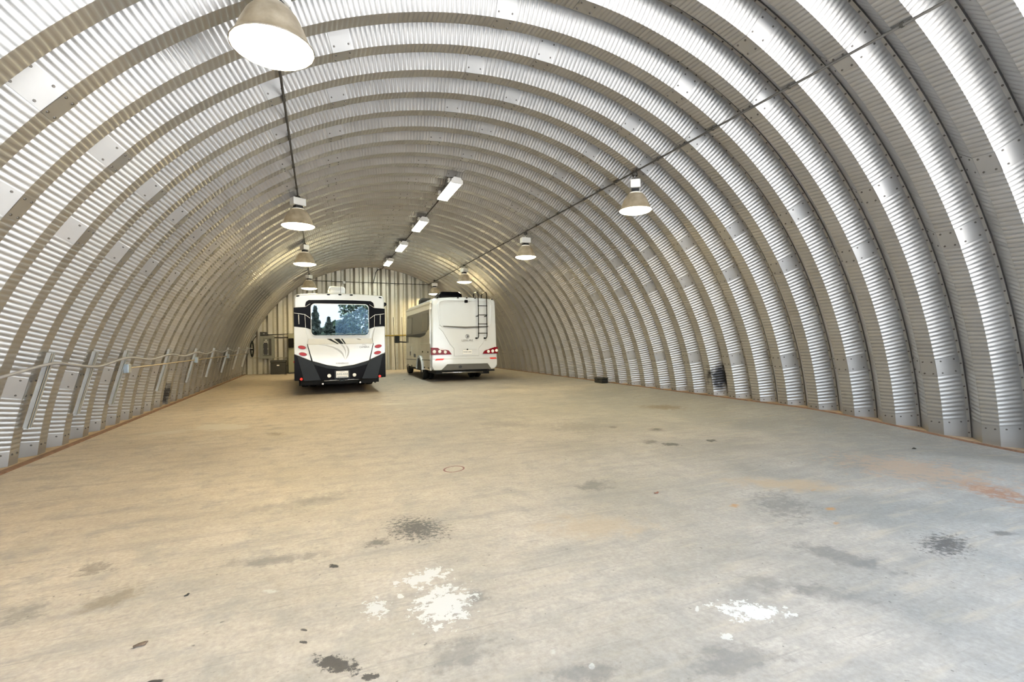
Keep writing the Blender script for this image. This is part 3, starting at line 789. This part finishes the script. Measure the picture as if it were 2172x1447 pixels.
# raised frame around the recessed upper panel: the recess itself is a shallow inset plate
rec = sh_([(-.90, 2.24), (-.968, 3.013), (-.93, 3.09), (-.80, 3.15), (-.60, 3.165), (.98, 3.165), (1.09, 3.12), (1.142, 3.03), (1.085, 2.26), (1.04, 2.19), (.95, 2.17), (-.80, 2.17)])
ctr = (sum(p[0] for p in rec)/len(rec), sum(p[1] for p in rec)/len(rec))
outr = [(ctr[0]+(x-ctr[0])*1.06, ctr[1]+(z-ctr[1])*1.05) for x, z in rec]
MB().ring(outr, rec, -.035, .03).build('panel_frame', WHITEP, B, bevel=.012)
poly('upper_panel', rec, -.004, .03, WHITEP, B)
slit = [(-.834, 2.185), (.055, 2.15), (1.023, 2.175), (1.0, 2.135), (.055, 2.085), (-.81, 2.15)]
poly('panel_groove', sh_(slit), -.055, -.01, DGREY, B)
# lower tail swells outward
low = sh_([(-1.0, 2.12), (-.84, 1.96), (-.55, 1.46), (-.40, 1.30), (-.40, 1.0), (.62, 1.0), (.62, 1.3), (.80, 1.5), (1.08, 2.12), (.05, 2.06)])
poly('lower_panel', low, -.022, .03, WHITEP, B, .015)
poly('tail_bumper', sh_([(-1.27, .905), (1.37, .885), (1.36, .62), (1.25, .48), (1.12, .46), (.97, .68), (-.67, .69), (-.91, .475), (-1.2, .48), (-1.27, .62)]), -.05, .1, WHITEP, B, .02)
poly('bumper_insert', sh_([(-.69, .69), (.99, .683), (1.13, .455), (-.93, .468)]), -.03, .1, DGREY, B, .01)
MB().ring(sh_(ellipse(-.16, .585, .06, .05, 14)), sh_(ellipse(-.16, .585, .03, .025, 14)), -.07, -.02).build('tow_socket', INK, B)
stripe('seam', sh_([(-1.2, .915), (1.3, .892)]), .004, -.054, GREYP, B)
# tail lamps
tl = [(-1.298, 1.348), (-1.056, 1.336), (-.606, 1.225), (-.494, 1.068), (-1.301, 1.066)]
q = poly('tail_lamp', sh_(tl), -.06, .06, REDD, B, .01); q['label'] = 'dark red wedge tail lamp with three white lenses'
for x, z, r in ((-1.185, 1.19, .068), (-.974, 1.191, .064), (-.757, 1.168, .06)): disc('lens', x+X_, z, r, -.075, -.055, WLENS, q)
poly('lens_sliver', sh_([(-1.03, 1.325), (-.80, 1.262), (-.74, 1.235), (-.95, 1.262)]), -.067, -.055, WLENS, q)
trp = [(.765, 1.07), (.857, 1.196), (1.285, 1.332), (1.40, 1.332), (1.405, 1.07)]
q = poly('tail_lamp', sh_(trp), -.06, .06, REDD, B, .01); q['label'] = 'dark red wedge tail lamp with three white lenses'
for x, z, r in ((1.002, 1.159, .06), (1.182, 1.17, .062), (1.345, 1.19, .058)): disc('lens', x+X_, z, r, -.075, -.055, WLENS, q)
poly('reflector', sh_([(-1.10, .918), (-.79, .916), (-.858, .857), (-1.17, .852)]), -.06, -.04, REDO, B)
poly('reflector', sh_([(1.04, .911), (1.305, .913), (1.36, .86), (1.095, .855)]), -.06, -.04, REDO, B)
# badge, lettering, plate
MB().ring(sh_(ellipse(.146, 1.766, .078, .088, 22)), sh_(ellipse(.146, 1.766, .062, .072, 22)), -.03, -.015).build('emblem_ring', GINK, B)
poly('emblem_leaf', sh_([(.12, 1.70), (.12, 1.83), (.19, 1.80), (.205, 1.765), (.18, 1.72)]), -.028, -.015, GINK, B)
text('lettering', 'LEISURE', .105, GINK, B, (.145+X_, -.026, 1.605), sx=1.28)
stripe('seam', sh_([(-.19, 1.27), (.514, 1.262)]), .004, -.05, GREYP, B)
disc('plate_lamp', .139+X_, 1.255, .03, -.05, -.015, BLACKG, B)
poly('license_plate', sh_(rrect(-.045, 1.08, .319, 1.232, .012)), -.035, -.015, WLENS, B)
text('lettering', 'FWW-3493', .085, BINK, B, (.137+X_, -.037, 1.15), sx=.78)
# clearance lights and camera
for x, z in ((-1.03, 3.262), (-.213, 3.275), (.145, 3.278), (.49, 3.275), (1.19, 3.25)):
    poly('clearance_light', sh_(ellipse(x, z, .04, .018, 10)), -.02, .08, BLACKG, B)
poly('rear_camera', sh_(rrect(.05, 3.09, .175, 3.20, .02)), -.06, .02, BLACKG, B, .01)
# ladder
LD = empty('ladder'); LD.parent = B
for x in (.562, .912):
    xx = x+X_
    MB().tube([(xx-.05, -.02, 1.69), (xx-.01, -.12, 1.69), (xx, -.17, 1.76), (xx, -.18, 1.9), (xx, -.18, 3.40), (xx, -.14, 3.49), (xx, -.05, 3.52), (xx, .35, 3.50), (xx, .44, 3.46), (xx, .46, 3.30)], .0165, 8).build('ladder_rail', BLACKG, LD)
    MB().tube([(xx, -.17, 2.57), (xx-.04, 0, 2.56)], .02, 8).build('stand_off', BLACKG, LD)
    MB().box(xx-.09, xx-.01, -.035, .0, 1.66, 1.72).build('ladder_foot', BLACKG, LD)
for z in (2.966, 2.605, 2.249, 1.885):
    MB().tube([(.54+X_, -.18, z), (.934+X_, -.18, z)], .015, 8).build('rung', BLACKG, LD)
# side facing the camera: beige skin, dark glazed band, hatches (y,z polygons)
XS = -1.36
polx('side_skin', [(.16, .46), (.16, 2.83), (5.4, 2.83), (5.55, 1.9), (5.55, .46)], XS-.008, XS+.05, BEIGE, B)
polx('roof_rail', [(.0, 3.05), (.0, 3.13), (5.4, 3.13), (5.5, 3.05)], XS-.02, XS+.06, CREAM, B, .01)
polx('side_valance', [(.1, 2.83), (.1, 3.05), (5.4, 3.05), (5.4, 2.83)], XS-.006, XS+.06, CREAM, B)
polx('glazed_band', [(.20, 2.82), (5.15, 2.82), (5.5, 1.88), (2.1, 1.80), (1.1, 1.88), (.45, 2.05), (.24, 2.25)], XS-.014, XS+.02, DGREY, B)
for w_ in ([(1.45, 2.73), (.36, 2.70), (.42, 2.04), (1.62, 2.0)], [(5.15, 2.70), (3.8, 2.70), (3.95, 1.97), (5.4, 1.94)]):
    polx('side_window', w_, XS-.022, XS-.005, SIDEGLASS, B, .006)
polx('side_sill', [(.9, 1.93), (5.5, 1.90), (5.52, 1.85), (2.1, 1.76), (1.1, 1.84)], XS-.018, XS-.004, CHAR, B)
hch = polx('storage_hatch', [(1.95, 1.505), (.10, 1.512), (.10, 1.14), (1.9, 1.11)], XS-.016, XS, BEIGE, B, .006)
polx('hatch_trim', [(1.97, 1.512), (.08, 1.52), (.08, 1.50), (1.97, 1.492)], XS-.024, XS, CREAM, B)
for y in (1.55, .5): MB().lathe([(.035, 0), (.03, -.02)], 12, (XS-.012, y, 1.17), 'x').build('latch', BLACKG, hch)
svc = polx('service_panel', [(4.62, 1.367), (4.06, 1.37), (4.06, .93), (4.62, .92)], XS-.016, XS, CREAM, B, .005)
polx('latch', [(4.5, 1.15), (4.2, 1.15), (4.2, .98), (4.5, .98)], XS-.024, XS, INK, svc)
polx('latch', [(3.5, 1.05), (3.2, 1.05), (3.2, .9), (3.5, .9)], XS-.024, XS, INK, B)
polx('side_molding', [(.14, .875), (5.55, .765), (5.55, .745), (.14, .855)], XS-.018, XS, CHAR, B)
for y, z in ((5.1, .50), (4.1, .50), (1.25, .54), (.45, .55)): MB().lathe([(.035, 0), (.03, -.02)], 10, (XS-.008, y, z), 'x').build('marker_stud', INK, B)
arc_o = [(2.2+.66*math.cos(a), .43+.58*math.sin(a)) for a in [PI*i/16 for i in range(17)]]; arc_i = [(2.2+.54*math.cos(a), .43+.47*math.sin(a)) for a in [PI*i/16 for i in range(17)]]
polx('wheel_arch', arc_o+arc_i[::-1], XS-.06, XS+.1, WHITEP, B)
polx('wheel_well', arc_i, XS-.012, XS+.05, BLACKR, B)
for s in (-1, 1):
    make_wheel(B, s*1.17, 2.2, .37, .37, .22, s); make_wheel(B, s*.92, 2.2, .37, .37, .22, s, False); make_wheel(B, s*1.02, 6.55, .37, .37, .24, s)
arc = [(6.55+.50*math.cos(a), .42+.52*math.sin(a)) for a in [PI*i/14 for i in range(15)]]
polx('wheel_well', arc, -1.12, -1.0, BLACKR, B)
MB().box(-1.1, 1.1, .35, 6.2, .30, .52).build('underbody', BLACKR, B)
MB().tube([(-.9, .2, .36), (.8, .25, .34)], .03, 8).build('tail_pipe', CHROME, B)
MB().box(.75, 1.15, .5, .8, .24, .46).build('battery_tray', BLACKR, B)
MB().box(.95, 1.3, .25, .3, .36, .42).build('step_bracket', BLACKR, B)
mr = MB().box(-1.72, -1.48, 6.9, 7.02, 1.55, 1.93).build('mirror', BLACKR, B, bevel=.03)
MB().tube([(-1.6, 6.95, 1.62), (-1.1, 7.0, 1.58)], .035, 6).build('mirror_arm', BLACKR, mr)
MB().loft([[(x, y, z) for x, y in rrect(-.60+d, 1.7+d*.6, .42-d, 2.7-d, .1)] for z, d in ((3.28, 0), (3.60, .02), (3.70, .12))]).build('roof_air_conditioner', BLACKG, B)
MB().loft([[(x, y, z) for x, y in rrect(-1.15+d, 2.9+d, -.62-d, 3.5-d, .06)] for z, d in ((3.26, 0), (3.44, .01), (3.52, .06))]).build('roof_vent', BLACKR, B)

# ------------------------------------------------------------------ left wall: strut channels, cable, boxes
def lpt(ang, r): return Vector((XC+r*math.cos(D(ang)), 0, ZC+r*math.sin(D(ang))))
lab = {0: 'zinc strut channel nearest the camera on the left ribs', 1: 'second zinc strut channel from the camera on the left ribs', 2: 'zinc strut channel that carries the nearest steel junction box',
       3: 'fourth zinc strut channel along the left ribs', 4: 'zinc strut channel that carries the middle junction box', 5: 'sixth zinc strut channel along the left ribs', 6: 'zinc strut channel that carries the rear junction box',
       7: 'eighth zinc strut channel, deep on the left ribs', 8: 'last zinc strut channel, next to the end wall'}
for i, y in enumerate((8.31, 9.70, 11.06, 13.82, 16.56, 19.16, 21.9, 24.65, 27.4)):
    a = lpt(169.7, RB-.035); b = lpt(160.8, RB-.035); d = (b-a); L_ = d.length
    mb = MB()    # C-section, open side to the room
    for (x0, x1, y0, y1) in ((-.006, 0, -.05, .05), (0, .05, -.05, -.044), (0, .05, .044, .05), (.044, .05, -.05, -.022), (.044, .05, .022, .05)): mb.box(x0, x1, y0, y1, 0, L_)
    o = mb.build('strut_channel', ZINC); o.location = (a.x, y, a.z); o.rotation_euler = (0, math.atan2(d.x, d.z), 0)
    tag(o, lab[i], 'channel', 'strut channels on the left wall')
pts = []; ctrl = [(6.4, 1.10), (7.36, 1.21), (8.31, 1.315), (8.96, 1.27), (9.9, 1.215), (11.06, 1.325), (12.5, 1.255), (13.82, 1.335), (15.2, 1.265), (16.56, 1.35), (17.9, 1.28), (19.16, 1.36), (20.5, 1.285), (21.9, 1.37), (23.3, 1.29), (24.65, 1.38), (26, 1.30), (27.4, 1.38), (28.3, 1.40)]
def cr(p, t_):
    i = min(int(t_), len(p)-2); u = t_-i; g_ = lambda k: p[max(0, min(len(p)-1, k))]
    return tuple(.5*((2*g_(i)[q])+(-g_(i-1)[q]+g_(i+1)[q])*u+(2*g_(i-1)[q]-5*g_(i)[q]+4*g_(i+1)[q]-g_(i+2)[q])*u*u+(-g_(i-1)[q]+3*g_(i)[q]-3*g_(i+1)[q]+g_(i+2)[q])*u**3) for q in (0, 1))
def wall_x(z, r): return XC-math.sqrt(r*r-(z-ZC)**2)
for k in range((len(ctrl)-1)*6+1):
    y, z = cr(ctrl, k/6*.99999); pts.append((wall_x(z, RB-.113), y, z))
tag(MB().tube(pts, .021, 8).build('power_cable', CABLE), 'grey power cable looping along the strut channels of the left wall', 'cable')
zz = 1.12
tag(MB().tube([(wall_x(zz, RB-.10), 11.3, zz), (wall_x(zz, RB-.10), 28.3, zz)], .014, 8).build('wall_conduit', simple('tan_conduit', (.40, .33, .22), .5, .2)), 'thin straight conduit linking the junction boxes on the left wall', 'conduit')
for y, lb in ((11.15, 'blue-grey steel junction box nearest the camera on the left wall'), (16.65, 'blue-grey steel junction box in the middle of the left wall'), (22.0, 'blue-grey steel junction box deepest along the left wall')):
    o = empty('junction_box', (wall_x(zz, RB-.128), y, zz)); tag(o, lb, 'box', 'junction boxes on the left wall')
    MB().box(-.035, .045, -.07, .07, -.085, .085).build('body', simple('box_zinc', (.38, .45, .52), .4, .4), o, bevel=.008)
    MB().box(.046, .052, -.06, .06, -.075, .075).build('cover', ZINC, o)
    for z in (-.03, .03): MB().tube([(0, .07, z), (0, .14, z)], .022, 8).build('connector', BLACKR, o)

# ------------------------------------------------------------------ left end of the back wall: electrical gear
YG = 28.60
o = empty('breaker_panel', (-2.57, YG, .82)); tag(o, 'grey breaker panel with dark breaker row on the end wall', 'panel')
MB().box(-.35, .35, -.16, 0, 0, 1.2).build('body', PANELG, o, bevel=.01)
d_ = MB().box(-.18, .22, -.185, -.16, .16, 1.09).build('door', simple('panel_door', (.17, .175, .155), .5, .2), o, bevel=.006)
MB().box(-.155, .02, -.195, -.185, .22, .84).build('breaker_row', INK, o)
MB().box(-.155, .05, -.198, -.185, .87, .90).build('label_strip', WLENS, o); MB().box(-.08, 0, -.198, -.185, .96, 1.0).build('label_strip', WLENS, o)
MB().box(.10, .20, -.215, -.185, .18, 1.05).build('dark_leaf', simple('panel_leaf', (.05, .045, .04), .5), d_)  # narrow dark leaf on the right of the door
for z in (.22, .5, .8):
    for x in (-.165, .035): MB().box(x-.012, x+.012, -.2, -.185, z, z+.03).build('screw_tab', WLENS, o)
o = empty('control_box', (-2.73, YG, 2.03)); tag(o, 'small black box mounted above the breaker panel', 'box')
MB().box(-.17, .17, -.15, 0, 0, .21).build('body', TRUNK, o, bevel=.01); MB().box(-.03, .06, -.156, -.15, .09, .12).build('label_strip', GREYP, o)
o = empty('storage_trunk', (-2.02, 28.2, 0)); tag(o, 'dark storage trunk standing on the floor under the breaker panel', 'trunk')
MB().box(-.36, .36, -.25, .25, 0, .60).build('body', TRUNK, o, bevel=.02); MB().box(-.375, .375, -.265, .265, .60, .735).build('lid', TRUNK, o, bevel=.025)
MB().box(-.06, .06, -.275, -.26, .44, .50).build('latch', WLENS, o)
MB().tube([(.385, -.1, .42), (.42, -.1, .42), (.42, .1, .42), (.385, .1, .42)], .012, 6).build('handle', CHAR, o)
o = empty('metal_cabinet', (-1.12, 28.35, 0)); tag(o, 'tall olive metal cabinet half hidden behind the black and white motorhome', 'cabinet')
MB().box(-.42, .42, -.22, .22, .06, 2.12).build('body', OLIVE, o, bevel=.01); MB().box(-.40, .40, -.2, .2, 0, .06).build('plinth', INK, o)
dd = MB().box(-.40, .40, -.235, -.22, .1, 2.08).build('door', OLIVE, o, bevel=.005); MB().tube([(.3, -.25, 1.0), (.3, -.25, 1.2)], .012, 6).build('handle', CHROME, dd)
o = empty('meter_box', (-1.38, 28.11, 1.39)); tag(o, 'black box with pale top edge fixed to the olive cabinet', 'box')
MB().box(-.12, .12, -.10, .0, 0, .44).build('body', TRUNK, o, bevel=.015); MB().box(-.08, .12, -.105, .0, .445, .47).build('lid', WLENS, o)
o = empty('coiled_cord', (-3.28, 28.5, .9)); tag(o, 'black coiled cord hanging at the left end of the back wall', 'cord')
for i in range(3):
    MB().tube([(.07*math.cos(a)*(1-.1*i), -.03*i, .45+(.42-.04*i)*math.sin(a)) for a in [2*PI*q/16 for q in range(17)]], .028, 7).build('loop', BLACKR, o)
MB().box(-.05, .06, -.12, .02, .38, .50).build('plug', BLACKG, o); MB().box(-.04, .05, -.13, -.12, .45, .48).build('cord_highlight', WLENS, o)  # white piece paints the highlight on the black cord
MB().tube([(.04, -.02, .85), (.10, 0, 1.0), (.2, .02, 1.12)], .022, 6).build('lead', BLACKR, o)
def pipe(name, path, r, mat, label, cat='conduit', group='conduits on the back wall'):
    return tag(MB().tube(path, r, 8).build(name, mat), label, cat, group)
pipe('wall_conduit', [(-2.56, YG-.04, 2.09), (-.3, YG-.04, 2.16)], .02, CONDUIT, 'thin conduit leaving the top of the breaker panel to the right')
pipe('wall_conduit', [(-2.22, YG-.05, 1.93), (-1.54, YG-.05, 1.93)], .03, CONDUIT, 'short thick conduit between breaker panel and olive cabinet')
pipe('wall_conduit', [(-3.38, YG-.04, .88), (-1.56, YG-.04, .84)], .016, simple('pale_conduit', (.4, .37, .28), .5), 'pale conduit running low under the breaker panel')
pipe('wall_conduit', [(-.35, YG-.03, 5.05), (6.1, YG-.03, 5.03)], .018, CONDUIT, 'thin dark conduit crossing high over the end wall')
pipe('drop_conduit', [(3.40, YG-.03, 5.82), (3.2, YG-.03, 5.80), (3.08, YG-.03, 5.66), (3.02, YG-.03, 5.4), (2.93, YG-.03, 5.05)], .018, CONDUIT, 'bent conduit dropping from the ridge to the cross conduit')
pipe('yellow_pipe', [(2.2, YG-.03, 1.97), (6.4, YG-.03, 2.03)], .035, YEL, 'yellow pipe crossing the end wall between the motorhomes', 'pipe', 'pipes on the back wall')
o = empty('wall_box', (1.33, YG, 4.93)); tag(o, 'small white box on the high cross conduit of the end wall', 'box')
MB().box(-.07, .07, -.1, 0, 0, .14).build('body', WLENS, o, bevel=.008); MB().box(-.05, .05, -.106, -.1, .02, .12).build('cover', BOXW, o)
for x0, x1, z1, lb in ((4.02, 4.09, 3.07, 'thin dark rod leaning on the end wall, nearer the left motorhome'), (4.52, 4.54, 3.07, 'thin dark rod leaning on the end wall beside the mirror of the white motorhome')):
    tag(MB().tube([(x1, 28.35, 0.0), (x0, 28.56, z1)], .014, 6).build('steel_rod', CONDUIT), lb, 'rod', 'rods leaning on the back wall')

# ------------------------------------------------------------------ black case at the right wall
o = empty('tool_case', (9.08, 14.35, floor_z(9.08, 14.35))); tag(o, 'small black case on the floor against the right ribs', 'case')
MB().box(-.13, .13, -.24, .24, 0, .12).build('body', BLACKR, o, bevel=.02); MB().box(-.135, .135, -.245, .245, .12, .19).build('lid', BLACKR, o, bevel=.025)
MB().tube([(-.14, -.07, .11), (-.17, -.07, .12), (-.17, .07, .12), (-.14, .07, .11)], .012, 6).build('handle', CHAR, o)

# ------------------------------------------------------------------ bits lying on the slab
def leaf(x, y, s, rz, mat, name, label, cat):
    rnd = random.Random(int(x*1000)); mb = MB(); n = 10; v = []
    for i in range(n):
        a = 2*PI*i/n; r = s*(1+rnd.uniform(-.35, .3)); v.append((r*math.cos(a), .5*r*math.sin(a), .004+s*.25*abs(math.cos(a))*rnd.uniform(.5, 1)))
    v += [(p[0], p[1], max(.0005, p[2]-.004)) for p in v]; v.append((0, 0, s*.14+.004))
    f = [(i, (i+1) % n, 2*n) for i in range(n)]+[(i, n+i, n+(i+1) % n, (i+1) % n) for i in range(n)]+[tuple(range(2*n-1, n-1, -1))]
    o = mb.add(v, f).build(name, mat, loc=(x, y, floor_z(x, y)+.0005)); o.rotation_euler = (0, 0, rz); return tag(o, label, cat)
leaf(-.86, 2.99, .035, .3, CLODM, 'earth_clod', 'small brown clod on the slab at the lower left', 'clod')
leaf(-.77, 3.47, .016, 1.1, BLACKR, 'pebble', 'tiny black pebble on the tan slab, left of centre', 'pebble')
leaf(3.08, 3.89, .035, .2, LEAFM, 'dry_leaf', 'curled red-brown leaf on the pale slab', 'leaf')
leaf(7.54, 4.06, .045, .6, BLACKR, 'bark_chip', 'dark chip on the grey slab near the right ribs', 'chip')
leaf(3.27, 20.3, .07, 1.4, CLODM, 'dry_leaf', 'dark crumpled leaf on the floor between the motorhomes', 'leaf')

# ------------------------------------------------------------------ trees beyond the open front (mirrored in the rear window)
def tree(x, y, h, r, mat, kind, label):
    rnd = random.Random(int(h*100+x*10)); o = empty('tree', (x, y, -.06)); tag(o, label, 'tree', 'trees beyond the open front')
    MB().lathe([(.16, 0), (.12, h*.5), (.05, h*.9)], 8).build('trunk', BARK, o)
    mb = MB(); n = 4200 if kind == 'c' else 5000
    for i in range(n):
        u = rnd.random()
        if kind == 'c': z = h*(.08+.92*u); rad = r*(1-u)**.8*(.75+.25*math.sin(u*40))
        else: z = h*(.2+.8*u); rad = r*math.sqrt(max(0, 1-(2*u-1)**2*.95))
        a = rnd.uniform(0, 2*PI); q = rad*math.sqrt(rnd.uniform(.25, 1)); s = rnd.uniform(.10, .24)*(1 if kind == 'c' else 1.15)
        c = Vector((q*math.cos(a), q*math.sin(a), z)); e1 = Vector((rnd.gauss(0, 1), rnd.gauss(0, 1), rnd.gauss(0, .6))).normalized()*s; e2 = e1.cross(Vector((rnd.gauss(0, 1), rnd.gauss(0, 1), rnd.gauss(0, 1)))).normalized()*s*.6
        mb.add([c-e1, c+e2, c+e1, c-e2], [(0, 1, 2, 3)])
    mb.build('crown', mat, o, fix=False)
tree(-1.9, -31, 6.2, 1.9, FOLD, 'c', 'dark conifer mirrored at the left of the rear window')
tree(-.4, -28.5, 6.0, 1.5, FOLD, 'c', 'slim dark conifer with the tallest tip mirrored in the rear window')
tree(1.1, -31.5, 4.9, 1.5, FOLD, 'c', 'small dark conifer mirrored beside the bright sky gap')
tree(2.6, -34, 4.6, 2.6, FOLL, 'b', 'low green bush mirrored below the bright sky gap')
tree(5.2, -29, 9.5, 3.0, FOLL, 'b', 'tall green broadleaf tree mirrored at the right of the rear window')
tree(-5.2, -33, 6.0, 2.2, FOLD, 'c', 'wide dark conifer standing left of the mirrored trees')
tree(11.5, -33, 7.5, 3.0, FOLL, 'b', 'broad green tree standing right of the mirrored trees')
